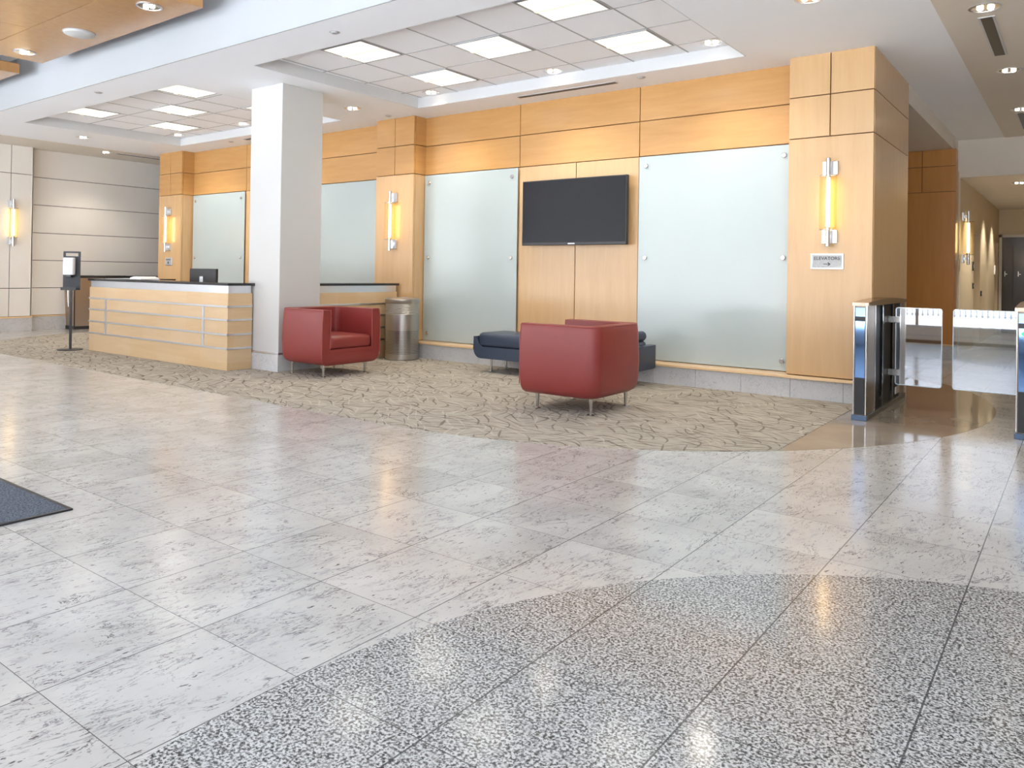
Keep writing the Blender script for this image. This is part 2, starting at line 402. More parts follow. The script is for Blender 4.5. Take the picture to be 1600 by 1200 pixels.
# troffers
tb = thing('ceiling_light', 'square recessed ceiling light', 'ceiling light', (0, 0, 0))
b = new_bm(); s = .30
for a in ((-s, s, -s, -s+.012), (-s, s, s-.012, s), (-s, -s+.012, -s, s), (s-.012, s, -s, s)): bx(b, *a, -.008, .01)
obj('frame', b, M_GRID, tb)
b = new_bm(); bx(b, -s+.012, s-.012, -s+.012, -.035, -.003, .01); bx(b, -s+.012, s-.012, .035, s-.012, -.003, .01)
obj('diffuser', b, M_TROFFER, tb)
b = new_bm(); prism(b, [(-.035, 0), (.035, 0), (.02, -.012), (-.02, -.012)], -s+.012, s-.012, 'X'); obj('centre_basket', b, mat('basket', (.8, .76, .68), .5, emis=(1, .9, .75), estr=.33), tb)
tro = [(-6.165, 5.565, 'nearest-left square ceiling light, at the left end of the right ceiling tray'),
       (-6.165, 6.855, 'square ceiling light at the wood-wall side of the right tray, left of centre'),
       (-4.90, 6.21, 'square ceiling light in the middle of the right ceiling tray'),
       (-3.635, 6.855, 'square ceiling light at the right end of the right tray, near the glass panel wall'),
       (-3.635, 5.565, 'square ceiling light cut by the top edge of the photo, right tray')]
tro2 = [(-12.0, 5.46, 'leftmost square ceiling light, front corner of the left tray'), (-9.42, 5.50, 'largest square light of the left tray, front side nearest the column'),
        (-10.72, 6.13, 'square ceiling light in the centre of the left ceiling tray'), (-12.0, 6.78, 'square ceiling light of the left tray nearest the far wood pilaster'),
        (-9.42, 6.83, 'square ceiling light half hidden behind the top of the white column')]
LA = []
for i, (x, y, l) in enumerate(tro+tro2):
    g_ = 'square lights in the right ceiling tray' if i < 5 else 'square lights in the left ceiling tray'
    al = bpy.data.lights.new('troffer_lamp', 'AREA'); al.shape = 'SQUARE'; al.size = .56; al.energy = 1.5; al.color = (1, .95, .87)
    ao = bpy.data.objects.new('troffer_lamp', al); COL.objects.link(ao); ao.location = (x, y, HR-.03)
    if i == 0: tb.location = (x, y, HR-.005); tb['label'] = l; tb['group'] = g_
    else: dup(tb, (x, y, HR-.005), None, l, g_)

# downlights
def spot(x, y, z, e, ang=110, blend=.6, col=(1, .92, .80), r=.10):
    L = bpy.data.lights.new('downlight_lamp', 'SPOT'); L.energy = e; L.spot_size = R(ang); L.spot_blend = blend; L.color = col; L.shadow_soft_size = r
    o = bpy.data.objects.new('downlight_lamp', L); COL.objects.link(o); o.location = (x, y, z); return o
dl = thing('downlight', 'round recessed downlight', 'downlight')
b = new_bm(); lathe(b, [(.098, -.001), (.118, -.001), (.118, -.006), (.100, -.008), (.098, -.001)], n=32, cap=False); obj('trim_ring', b, M_ALU, dl, 40)
b = new_bm(); lathe(b, [(.099, -.004), (.085, -.003), (.03, -.0015), (.001, -.001)], n=32, cap=False); obj('reflector', b, M_REFL, dl, 60)
for sgn in (-1, 1):
    b = new_bm(); lathe(b, [(.001, -.026), (.016, -.022), (.024, -.012), (.022, -.002)], c=(sgn*.036, sgn*.012, 0), n=16, cap=False); obj('bulb', b, M_BULB, dl, 60)
DLS = [(-7.93, 7.0, H, 'downlight in the flat ceiling just right of the white column top', 'w'),
       (-13.6, 6.07, H, 'downlight in the flat ceiling at the far left of the left tray', 'w'),
       (-14.95, 7.09, H-.006, 'small downlight beside the slot vent along the cream wall', 'w'),
       (-.647, 7.17, H-.008, 'large downlight at the top right corner above the slot vent', 'b'),
       (-.635, 9.44, H-.008, 'second downlight on the beige ceiling strip at right', 'b'),
       (-.656, 11.66, H-.008, 'third downlight on the beige ceiling strip, at right edge', 'b'),
       (-6.80, 7.33, HR, 'downlight at left end of the right tray against its white edge', 't'),
       (-4.90, 7.32, HR, 'downlight in the right tray above the slot vent', 't'),
       (-2.99, 7.29, HR, 'downlight at the right end of the right ceiling tray', 't'),
       (-12.67, 7.23, HR, 'downlight in the left tray beside its far corner', 't'),
       (-10.80, 7.25, HR, 'downlight in the left tray just left of the column', 't'),
       (-1.74, 6.20, H, 'downlight cut by the top edge of the photo above the right pilaster', 'w'),
       (-9.95, 3.77, 3.70, 'downlight in the wood ceiling panel near its left corner', 'p'),
       (-7.19, 3.79, 3.70, 'downlight in the wood ceiling panel near its right end', 'p'),
       (-.87, 15.27, 2.84, 'downlight in the corridor ceiling at the right edge', 'c')]
for i, (x, y, z, l, k) in enumerate(DLS):
    g_ = {'w': 'downlights in the flat white ceiling', 'b': 'downlights in the beige ceiling strip', 't': 'downlights in the ceiling trays', 'p': 'downlights in the wood ceiling panel', 'c': None}[k]
    if i == 0: dl.location = (x, y, z); dl['label'] = l; dl['group'] = g_
    else:
        c = dup(dl, (x, y, z), None, l, g_)
        if g_ is None and 'group' in c: del c['group']
    spot(x, y, z-.04, 36 if x == -14.95 else {'w': 36, 'b': 30, 't': 42, 'p': 36, 'c': 60}[k], 130 if k == 't' else 110)

# small sprinkler caps
sp = thing('sprinkler_cap', 'small round sprinkler cap', 'sprinkler')
b = new_bm(); lathe(b, [(.001, -.016), (.03, -.014), (.036, -.008), (.036, 0)], n=20, cap=False); obj('cap', b, mat('cap_grey', (.45, .45, .46), .4), sp, 40)
b = new_bm(); lathe(b, [(.038, -.001), (.05, -.001), (.05, -.004), (.038, -.004)], n=20, cap=False); obj('collar', b, M_WHITE, sp, 40)
for i, (x, y, l) in enumerate([(-5.55, 4.67, 'sprinkler cap between the bulkhead and the right tray, near the top'), (-9.96, 4.62, 'sprinkler cap in the ceiling strip above the left tray'),
                               (-7.88, 7.62, 'sprinkler cap next to the downlight right of the column'), (-3.95, 7.66, 'sprinkler cap above the wood wall right of the slot vent'),
                               (-11.8, 7.7, 'sprinkler cap above the far wood wall, left of the column')]):
    if i == 0: sp.location = (x, y, H); sp['label'] = l; sp['group'] = 'sprinkler caps in the white ceiling'
    else: dup(sp, (x, y, H), None, l, 'sprinkler caps in the white ceiling')

# slot vents
def vent(x0, x1, y0, y1, z, label, along='X', nslot=2):
    cx_, cy_ = (x0+x1)/2, (y0+y1)/2
    t = thing('slot_vent', label, 'vent', (cx_, cy_, z))
    a, c = (x1-x0)/2, (y1-y0)/2
    b = new_bm(); bx(b, -a, a, -c, c, -.006, .0); obj('frame', b, mat('vent_frame', (.55, .55, .56), .4), t)
    w_ = c if along == 'X' else a
    for k in range(nslot):
        p0 = -w_+(2*w_)*(k+.15)/nslot; p1 = -w_+(2*w_)*(k+.85)/nslot
        b = new_bm()
        if along == 'X': bx(b, -a+.01, a-.01, p0, p1, -.009, -.005)
        else: bx(b, p0, p1, -c+.01, c-.01, -.009, -.005)
        obj('slot', b, M_BLKP, t)
    return t
vent(-5.67, -4.28, 7.66, 7.74, H, 'long slot vent in the white ceiling above the television wall')
vent(-11.4, -10.1, 7.66, 7.74, H, 'slot vent above the far wood wall, half hidden by the column')
vent(-14.98, -14.90, 7.3, 8.7, H-.006, 'slot vent in the ceiling running along the cream left wall', 'Y')
vent(-.725, -.605, 7.43, 8.76, H-.008, 'wide dark slot vent between the two downlights on beige ceiling', 'Y', 1)
vent(-.725, -.605, 11.9, 13.2, H-.008, 'dark slot vent at the right edge beyond the third downlight', 'Y', 1)

# wood ceiling clouds
def cloud(x0, x1, y0, y1, z, th, label, seams):
    t = thing('wood_ceiling_panel', label, 'ceiling panel', ((x0+x1)/2, (y0+y1)/2, z), group='wood panels hung below the ceiling')
    cx_, cy_ = (x0+x1)/2, (y0+y1)/2
    b = new_bm()
    ys = [y0]+[s_[1] for s_ in seams if s_[0] == 'y']+[y1]
    g_ = .004
    for k in range(len(ys)-1):
        xs = [x0]+([s_[1] for s_ in seams if s_[0] == 'x' and s_[2] == k])+[x1]
        for q in range(len(xs)-1):
            bx(b, xs[q]-cx_+(g_ if q else 0), xs[q+1]-cx_-(g_ if q < len(xs)-2 else 0), ys[k]-cy_+(g_ if k else 0), ys[k+1]-cy_-(g_ if k < len(ys)-2 else 0), 0, th)
    obj('panel', b, M_CLOUD, t)
    b = new_bm(); bx(b, x0-cx_+.01, x1-cx_-.01, y0-cy_+.01, y1-cy_-.01, .01, th+.01); obj('core', b, M_REVEAL, t)
    for sx_ in (-1, 1):
        for sy_ in (-1, 1):
            b = new_bm(); cyl(b, sx_*(x1-x0)*.35, sy_*(y1-y0)*.35, th, HHI-z, .008, 8); obj('hanger_rod', b, M_STEEL, t)
    return t
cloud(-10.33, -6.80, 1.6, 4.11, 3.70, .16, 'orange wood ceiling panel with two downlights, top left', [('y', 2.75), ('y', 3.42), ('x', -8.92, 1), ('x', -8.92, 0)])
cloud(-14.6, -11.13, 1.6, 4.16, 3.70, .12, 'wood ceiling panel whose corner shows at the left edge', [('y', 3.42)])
t = thing('ceiling_disc', 'round white disc on the wood ceiling panel between two downlights', 'ceiling speaker', (-8.63, 3.79, 3.70))
b = new_bm(); lathe(b, [(.001, -.030), (.13, -.028), (.145, -.020), (.15, 0)], n=40, cap=False); obj('cover', b, M_WHITE, t, 40)
b = new_bm(); lathe(b, [(.150, -.0), (.158, -.0), (.158, -.006), (.150, -.006)], n=40, cap=False); obj('rim', b, M_GRID, t, 40)

# ================================================================ WOOD WALL
G = .005
def panel(bm, x0, x1, z0, z1, yf, th=.03): bx(bm, x0+G, x1-G, yf, yf+th, z0+G, z1-G, .0015, 1)
Z1, Z2, ZB = 2.991, 2.581, .235
segs = [(-13.643, -8.316), (-7.614, -2.383)]
b = new_bm()
bx(b, -14.32, -1.595, YW+.03, 9.555, 0, H); bx(b, -2.376, -1.596, YP+.03, 9.55, 0, H)
bx(b, -8.31, -7.62, YP+.03, YW+.1, 0, H); bx(b, -14.32, -13.65, YP+.03, YW+.1, 0, H)
WALLB = struct('wall_back', b, M_REVEAL)
b = new_bm()
for (xa, xb_), seams in zip(segs, ([-11.86, -10.10], [-5.893, -4.166])):
    xs = [xa]+seams+[xb_]
    for k in range(3):
        panel(b, xs[k], xs[k+1], Z1, H+.01, YW); panel(b, xs[k], xs[k+1], Z2, Z1, YW)
obj('wood_band', b, M_MAPLE_H, WALLB)
b = new_bm()
for (xa, xb_), seams in zip(segs, ([-11.86, -10.10], [-5.893, -4.166])):
    mid = sum(seams)/2
    panel(b, seams[0], mid, ZB, Z2, YW); panel(b, mid, seams[1], ZB, Z2, YW)
    panel(b, xa, seams[0], ZB, Z2, YW+.02, .01); panel(b, seams[1], xb_, ZB, Z2, YW+.02, .01)
obj('wood_panel', b, M_MAPLE, WALLB)
PIL = [(-2.383, -1.589), (-8.316, -7.556), (-14.327, -13.53)]
for i, (xa, xb_) in enumerate(PIL):
    b = new_bm(); mid = (xa+xb_)/2
    yb = 9.56 if i == 0 else YW+.05
    for z0, z1 in ((Z1, H+.01), (Z2, Z1)):
        panel(b, xa, mid, z0, z1, YP); panel(b, mid, xb_-.0, z0, z1, YP)
        bx(b, xb_-.03, xb_-.001, YP+.03+G, yb-G, z0+G, z1-G)
        bx(b, xa+.001, xa+.03, YP+.03+G, yb-G, z0+G, z1-G)
    obj('pilaster_band', b, M_MAPLE_H if i else M_MAPLE, WALLB)
    b = new_bm(); panel(b, xa, xb_, ZB, Z2, YP)
    bx(b, xb_-.03, xb_-.001, YP+.03+G, yb-G, ZB, Z2-G); bx(b, xa+.001, xa+.03, YP+.03+G, yb-G, ZB, Z2-G)
    obj('pilaster_panel', b, M_MAPLE, WALLB)
# trim and stone base
b = new_bm()
bx(b, -7.556, -2.383, 7.80, YW+.04, .2, .228, .004); bx(b, -13.53, -8.316, 7.80, YW+.04, .2, .228, .004)
for xa, xb_ in PIL: bx(b, xa-.005, xb_+.012, 7.775, YP+.05, .2, .230, .004)
bx(b, -1.62, -1.577, YP, 9.57, .2, .230, .004)
t_ = struct('trim_1', b, M_TRIMW)
b = new_bm()
x = -14.34
while x < -1.6:
    x2 = min(x+.5, -1.585); bx(b, x+.0015, x2-.0015, 7.826, 7.9, 0, .2); x = x2
y = 7.83
while y < 9.56:
    y2 = min(y+.5, 9.565); bx(b, -1.65, -1.582, y+.0015, y2-.0015, 0, .2); y = y2
struct('baseboard_back', b, M_BASE)

# back painted glass panels
def glass_panel(x0, x1, z0, z1, label):
    w_, h_ = x1-x0, z1-z0
    t = thing('glass_wall_panel', label, 'glass panel', ((x0+x1)/2, YW-.012, z0), group='pale green glass panels on the wood wall')
    b = new_bm(); bx(b, -w_/2, w_/2, -.012, 0, 0, h_, .002, 1); obj('glass_sheet', b, M_GLASSP, t)
    for sx_ in (-1, 1):
        for zz in (.10, h_/2, h_-.11):
            b = new_bm(); lathe(b, [(.022, -.030), (.026, -.026), (.026, -.018), (.014, -.016), (.014, .0)], c=(sx_*(w_/2-.09), -.012+.012, zz), n=16, axis='Y')
            obj('standoff', b, M_STEEL, t, 40)
    return t
glass_panel(-4.155, -2.40, .235, 2.572, 'tall pale glass panel right of the television, beside the elevator-sign pilaster')
glass_panel(-7.545, -5.905, .235, 2.572, 'tall pale glass panel between the middle pilaster and the television')
glass_panel(-10.09, -8.33, .235, 2.572, 'pale glass panel seen between the white column and the middle pilaster')
glass_panel(-13.50, -11.87, .235, 2.572, 'pale glass panel left of the column, behind the computer monitor')

# TV
t = thing('television', 'flat black television hung on the wood wall between glass panels', 'television', (-5.0, 7.955, 1.555))
tw, th_ = 1.49, .815
b = new_bm(); bx(b, -tw/2, tw/2, -.03, .03, 0, th_, .006); obj('housing', b, M_BLKP, t)
b = new_bm(); bx(b, -tw/2+.012, tw/2-.012, -.033, -.029, .035, th_-.012); obj('screen', b, M_SCREEN, t)
b = new_bm()
for k in range(5): bx(b, -.05+k*.02, -.037+k*.02, -.034, -.030, .012, .024)
obj('logo', b, M_ALU, t)
b = new_bm(); bx(b, -.30, .30, .028, .10, .2, .6, .01); obj('wall_bracket', b, M_BLKP, t)

# sconces
def sconce_proto():
    t = thing('wall_sconce', '', 'wall light')
    for z0, z1 in ((.0, .20), (.66, .86)):
        b = new_bm(); zc = .10 if z0 == 0 else .765
        bx(b, -.07, .07, -.03, 0, zc-.065, zc+.065, .003); obj('bracket_plate', b, M_ALU, t)
        b = new_bm(); lathe(b, [(.006, z0), (.022, z0+.006), (.022, z1-.006), (.006, z1)], 0, -.085, 20); bx(b, -.012, .012, -.08, -.02, zc-.02, zc+.02)
        obj('end_cap', b, M_STEEL, t, 40)
    b = new_bm(); cyl(b, 0, -.085, .18, .68, .017, 16); obj('lamp_tube', b, M_SCONCE, t, 60)
    b = new_bm(); lathe(b, [(.078, .165), (.078, .685)], 0, -.085, 28, cap=False); obj('lamp_shade', b, M_SHADE, t, 60)
    b = new_bm()
    b.free()
    for zz in (.165, .685):
        b = new_bm(); tube(b, [(.078*cos(a), -.085+.078*sin(a), zz) for a in [2*pi*k/28 for k in range(28)]], .003, 6, True)
        bx(b, -.078, .078, -.088, -.082, zz-.003, zz+.003); obj('shade_rim', b, M_STEEL, t, 60)
    return t
sc0 = sconce_proto(); sc0.location = (-1.975, YP, 1.50); sc0['group'] = 'tube wall sconces'
sc0['label'] = 'lit amber tube wall sconce above the elevator sign on right pilaster'
dup(sc0, (-7.93, YP, 1.49), None, 'lit tube wall sconce on the middle wood pilaster above the steel bin')
dup(sc0, (-13.93, YP, 1.50), None, 'lit tube wall sconce on the far wood pilaster behind the desk')
dup(sc0, (-15.60, 5.75, 1.55), R(90), 'lit tube wall sconce on the cream wall at left edge')
dup(sc0, (-1.55, 14.05, 1.44), R(90), 'lit tube wall sconce in the corridor beyond the gates')

# signs
def text_mesh(txt, size, depth=.001):
    cu = bpy.data.curves.new('t', 'FONT'); cu.body = txt; cu.size = size; cu.extrude = depth; cu.align_x = 'CENTER'; cu.align_y = 'CENTER'
    o = bpy.data.objects.new('t', cu); COL.objects.link(o)
    dg = bpy.context.evaluated_depsgraph_get(); dg.update()
    me = bpy.data.meshes.new_from_object(o.evaluated_get(dg)); bpy.data.objects.remove(o)
    bm = bmesh.new(); bm.from_mesh(me); bpy.data.meshes.remove(me)
    bmesh.ops.rotate(bm, verts=bm.verts, cent=(0, 0, 0), matrix=Matrix.Rotation(R(90), 3, 'X'))
    return bm
def sign(loc, label, w_, h_, kind):
    t = thing('wall_sign', label, 'sign', loc)
    b = new_bm(); bx(b, -w_/2, w_/2, -.012, 0, 0, h_, .002, 1); obj('plate', b, M_ALU, t)
    b = new_bm(); bx(b, -w_/2+.015, w_/2-.015, -.014, -.011, .013, h_-.013); obj('face', b, M_SIGN, t)
    if kind == 'E':
        b = text_mesh('ELEVATORS', .046); bmesh.ops.translate(b, verts=b.verts, vec=(0, -.0155, h_*.68)); obj('lettering', b, M_INK, t)
        b = new_bm(); bx(b, -.030, .028, -.0165, -.0145, .046, .052)
        prism(b, [(.036, .049), (.012, .068), (.006, .064), (.022, .049), (.006, .034), (.012, .030)], -.0165, -.0145, 'Y'); obj('arrow', b, M_INK, t)
    else:
        b = new_bm()
        for k in range(6): bx(b, -.075+k*.026, -.055+k*.026, -.0165, -.0145, h_*.66, h_*.78)
        bx(b, -.02, .02, -.0165, -.0145, .03, .075); obj('lettering', b, M_INK, t)
    return t
sign((-1.998, YP, 1.287), 'small grey ELEVATORS sign with right arrow below the right sconce', .305, .152, 'E')
sign((-13.93, YP, 1.25), 'small grey sign below the sconce on the far pilaster', .23, .15, 'x')

# ================================================================ LEFT WALL
b = new_bm(); bx(b, -16.2, -15.83, FACADE_Y, 13, 0, HHI); bx(b, -16.2, -15.63, FACADE_Y, 6.09, 0, HHI)
WL = struct('wall_left', b, M_JOINT)
b = new_bm(); zs = [.275, .79, 1.31, 1.825, 2.35, 2.87, H+.02]; g2 = .006
for z0, z1 in zip(zs, zs[1:]): bx(b, -15.84, -15.80, 6.10, 13, z0+g2, z1-g2)
for y0, y1 in ((.5, 2.2), (2.2, 3.95), (3.95, 5.73), (5.73, 6.10)):
    for z0, z1 in ((.275, .79), (.79, 2.88), (2.88, HHI)): bx(b, -15.64, -15.60, y0+g2, y1-g2 if y1 < 6 else 6.1, z0+g2, z1-g2)
bx(b, -15.84, -15.60, 6.085, 6.105, .28, HHI); bx(b, -15.64, -15.60, FACADE_Y, .5, .28, HHI)
obj('cream_panelling', b, M_LEFTW, WL)
b = new_bm(); bx(b, -15.80, -15.79, 6.10, 13, .245, .275); bx(b, -15.62, -15.585, FACADE_Y, 6.12, .245, .275); struct('trim_2', b, M_TRIMW)
b = new_bm(); bx(b, -15.84, -15.79, 6.10, 13, 0, .25); bx(b, -15.64, -15.59, FACADE_Y, 6.115, 0, .25); struct('baseboard_left', b, M_BASE)
b = new_bm(); bx(b, -16.2, -5.6, 13.0, 13.2, 0, HHI); struct('wall_far', b, M_LEFTW)

# ================================================================ COLUMN
b = new_bm(); bx(b, -8.165, -7.56, 5.60, 6.20, .2, H, .006); CO = struct('column', b, M_WHITE)
b = new_bm(); bx(b, -8.18, -7.545, 5.585, 6.215, 0, .2, .002); obj('stone_base', b, M_BASE, CO)
b = new_bm(); bx(b, -8.178, -7.548, 5.588, 6.212, .2, .225, .004); obj('base_trim', b, M_ALU, CO)

# ================================================================ LOBBY + CORRIDOR on the right
b = new_bm()
bx(b, -5.5, -1.60, 13.31, 13.5, 0, HHI); bx(b, -5.6, -5.5, 9.5, 13.4, 0, HHI); bx(b, -5.5, -1.6, 9.556, 9.62, 0, H)
bx(b, -2.6, -1.6, 13.5, 14.1, 2.6, HHI)  # unseen filler block, added to stop daylight leaking in
struct('wall_lobby', b, M_BEIGE)
b = new_bm()
for x0, x1 in ((-4.5, -2.01), (-2.01, -1.56)):
    for z0, z1 in ((ZB, 2.54), (2.54, 2.93), (2.93, 3.19)):
        if z0 == ZB: continue
        bx(b, x0+G, x1-G, 13.27, 13.30, z0+G, z1-G)
bx(b, -4.5+G, -1.56-G, 13.27, 13.30, .22, 2.54-G)
bx(b, -1.60, -1.556, 13.30, 13.52, .22, 3.19)
o = struct('wall_lobby_wood', b, M_MAPLE_DK)
b = new_bm(); bx(b, -4.49, -1.565, 13.285, 13.312, .0, 3.185); obj('reveal', b, M_REVEAL, o)
b = new_bm(); bx(b, -4.6, -1.545, 13.25, 13.53, 0, .2); struct('baseboard_lobby', b, M_BASE)
b = new_bm(); bx(b, -4.6, -1.54, 13.24, 13.54, .2, .225, .003); struct('trim_3', b, M_TRIMW)
CW = -1.58
b = new_bm()   # bulkhead over the corridor mouth + corridor shell
bx(b, -1.64, 4.2, 13.87, 14.0, 2.81, HHI); bx(b, .9, 4.2, 13.87, 14.0, 0, 2.81)
struct('wall_bulkhead', b, M_BEIGE)
b = new_bm(); cuts = [(16.0, 17.05), (20.05, 20.85)]; y = 13.52
for c0, c1 in cuts: bx(b, CW-.12, CW, y, c0, 0, 2.9); bx(b, CW-.12, CW, c0, c1, 2.07, 2.9); y = c1
bx(b, CW-.12, CW, y, 21.2, 0, 2.9); bx(b, CW-.22, CW-.10, 13.5, 21.2, 0, 2.9); bx(b, 1.1, 1.3, 14.0, 21.2, 0, 2.9)
struct('wall_corridor', b, M_TANWALL)
b = new_bm(); bx(b, -1.8, 1.3, 14.0, 21.2, 2.84, 2.95); bx(b, CW, CW+.01, 13.87, 14.0, 0, 2.81); struct('ceiling_corridor', b, M_BEIGE)
b = new_bm(); bx(b, -1.8, 1.3, 21.0, 21.2, 0, 2.9); struct('wall_corridor_end', b, M_TANWALL)
b = new_bm(); bx(b, -1.51, -.39, 20.95, 20.985, 0, 2.20, .003); D1 = struct('door_1', b, M_DOOR)
b = new_bm()
bx(b, -1.57, -1.51, 20.94, 21.0, 0, 2.26); bx(b, -.39, -.33, 20.94, 21.0, 0, 2.26); bx(b, -1.57, -.33, 20.94, 21.0, 2.20, 2.26)
obj('door_frame', b, mat('frame_paint', (.62, .58, .50), .4), D1)
b = new_bm()
for xx in (-1.46, -1.20):
    bx(b, xx, xx+.02, 20.93, 20.95, 1.30, 1.42, .003); cyl(b, xx+.01, 20.92, 1.34, 1.36, .012, 8); bx(b, xx+.01, xx+.06, 20.915, 20.93, 1.345, 1.36)
obj('door_handle', b, M_STEEL, D1)
b = new_bm(); bx(b, -1.30, -1.285, 20.944, 20.952, .3, 2.0); obj('door_groove', b, M_BLKP, D1)
for (y0, y1, z0, z1, m_, l) in [(15.75, 15.83, 1.37, 1.53, M_BLKP, 'upper dark card reader on the corridor wall'), (15.80, 15.87, 1.05, 1.15, M_BLKP, 'lower dark socket on the corridor wall below the reader'),
                                (17.15, 17.25, .90, 1.0, M_BLKP, 'dark switch on the corridor wall, lowest and furthest'), (19.9, 19.97, 1.34, 1.54, M_PAPER, 'pale switch plate near the far corridor door')]:
    t = thing('wall_switch', l, 'switch', (CW, (y0+y1)/2, z0))
    b = new_bm(); bx(b, -.001, .022, -(y1-y0)/2, (y1-y0)/2, 0, z1-z0, .003, 1); obj('plate', b, m_, t)
    b = new_bm(); bx(b, .022, .028, -(y1-y0)/5, (y1-y0)/5, (z1-z0)*.3, (z1-z0)*.7); obj('button', b, M_ALU, t)
spot(-1.15, 14.9, 2.8, 90, 90); spot(-1.15, 17.6, 2.8, 90, 90); spot(-1.15, 19.3, 2.8, 90, 90); spot(-3.3, 11.2, 3.15, 55, 75)

# ================================================================ BEHIND THE CAMERA: window wall, terrace
b = new_bm(); bx(b, -16.2, 4.2, FACADE_Y-.15, FACADE_Y, 0, .30); bx(b, -16.2, 4.2, FACADE_Y-.15, FACADE_Y, 3.95, HHI+.1); struct('wall_window', b, M_BEIGE)
b = new_bm(); bx(b, -16.2, 4.2, FACADE_Y-.17, FACADE_Y+.05, .30, .34); W1 = struct('window_1', b, M_WHITE)
x = -15.5; k = 0
while x < 4.2:
    b = new_bm(); bx(b, x-.03, x+.03, FACADE_Y-.12, FACADE_Y-.02, .34, 3.95); obj('mullion', b, M_MULL, W1); x += 1.62
b = new_bm(); bx(b, -16.2, 4.2, FACADE_Y-.11, FACADE_Y-.03, 2.35, 2.41); obj('transom', b, M_MULL, W1)
b = new_bm(); bx(b, -16.2, 4.2, FACADE_Y, FACADE_Y+.012, 0, .06); struct('baseboard_window', b, M_BLKP)
b = new_bm(); bx(b, -16.2, 4.2, FACADE_Y, FACADE_Y+.012, .13, .16); struct('trim_4', b, M_WHITE)
b = new_bm(); bx(b, 4.2, 4.4, -.75, 14, 0, HHI); struct('wall_right', b, M_LEFTW)
b = new_bm(); bx(b, -40, 30, -30, FACADE_Y-.2, -.3, -.15); struct('floor_terrace', b, M_PAVE)
b = new_bm(); bx(b, -14, 8, -5.3, -5.1, -.15, .30); o = obj('parapet', b, M_PARAPET); o['label'] = 'low white parapet mirrored in the gate glass'; o['category'] = 'parapet'
t = thing('railing', 'blue-grey picket railing mirrored in the gate glass', 'railing', (0, -5.2, .30))
b = new_bm(); bx(b, -6, 1.5, -.02, .02, .82, .87); obj('top_rail', b, M_RAIL, t)
b = new_bm(); bx(b, -6, 1.5, -.02, .02, .04, .07); obj('bottom_rail', b, M_RAIL, t)
b = new_bm(); bx(b, -.022, .022, -.012, .012, .0, .84); pk = obj('picket', b, M_RAIL, t); pk.location = (-5.95, 0, 0)
for k in range(1, 66):
    c = pk.copy(); COL.objects.link(c); c.location = (-5.95+k*.113, 0, 0)

# ================================================================ RECEPTION COUNTER
def counter(x0, x1, y0, y1, parent, faces, rails=(.256, .421, .593, .751)):
    """one straight run; faces = sides that carry rails"""
    b = new_bm(); bx(b, x0, x1, y0, y1, 0, .909, .002, 1); obj('body', b, M_DESK, parent)
    b = new_bm(); bx(b, x0+.012, x1-.012, y0+.012, y1-.012, .909, .999); obj('metal_band', b, M_ALU, parent)
    b = new_bm(); bx(b, x0-.02, x1+.02, y0-.02, y1+.02, .999, 1.03, .003); obj('countertop', b, M_BLACK, parent)
    for z in rails:
        b = new_bm(); r = .011; e = .010
        if 'f' in faces: bx(b, x0-e, x1+e, y0-e, y0+.001, z-r, z+r, .002, 1)
        if 'r' in faces: bx(b, x1-.001, x1+e, y0-e, y1, z-r, z+r, .002, 1)
        if 'l' in faces: bx(b, x0-e, x0+.001, y0-e, y1, z-r, z+r, .002, 1)
        obj('rail', b, M_ALU, parent)
cx0, cy0 = -9.76, 5.25
t = thing('reception_desk', 'long maple reception desk with black top and metal rails, beside the column', 'reception desk', (cx0, cy0, .004))
counter(-11.47-cx0, -8.05-cx0, 0, .33, t, 'frl')
for xx in (-8.557, -10.98):
    b = new_bm(); bx(b, xx-cx0-.02, xx-cx0+.02, -.008, .001, .256, .751); obj('upright_strip', b, M_ALU, t)
b = new_bm(); bx(b, -11.47-cx0, -11.08-cx0, .335, 1.05, 0, .909, .002, 1); obj('side_body', b, M_DESK, t)
b = new_bm(); bx(b, -11.49-cx0, -11.06-cx0, .335, 1.07, .999, 1.03, .003); bx(b, -11.45-cx0, -11.1-cx0, .34, 1.03, .909, .999); obj('side_top', b, M_BLACK, t)
b = new_bm(); bx(b, -11.0-cx0, -8.3-cx0, .34, .95, .70, .735, .003); obj('work_surface', b, M_DESK, t)
b = new_bm(); bx(b, -11.0-cx0, -8.3-cx0, .90, .93, 0.0, .70); obj('modesty_panel', b, M_DESK, t)
t = thing('return_counter', 'maple counter with black top behind the red chair, running to the pilaster', 'counter', (-8.0, 7.0, .004))
counter(-.2, .2, -.78, .77, t, 'r')

# monitor
t = thing('computer_monitor', 'black computer monitor seen from behind on the desk', 'monitor', (-9.56, 5.86, .735), R(4))
b = new_bm(); bx(b, -.285, .285, -.02, .02, .11, .465, .008); obj('housing', b, M_BLKP, t)
b = new_bm(); bx(b, -.27, .27, .018, .022, .125, .45); obj('screen', b, M_SCREEN, t)
b = new_bm(); bx(b, -.12, .12, -.10, .10, 0, .012, .004); bx(b, -.035, .035, -.045, -.015, .01, .36, .006); obj('stand', b, M_ALU, t)
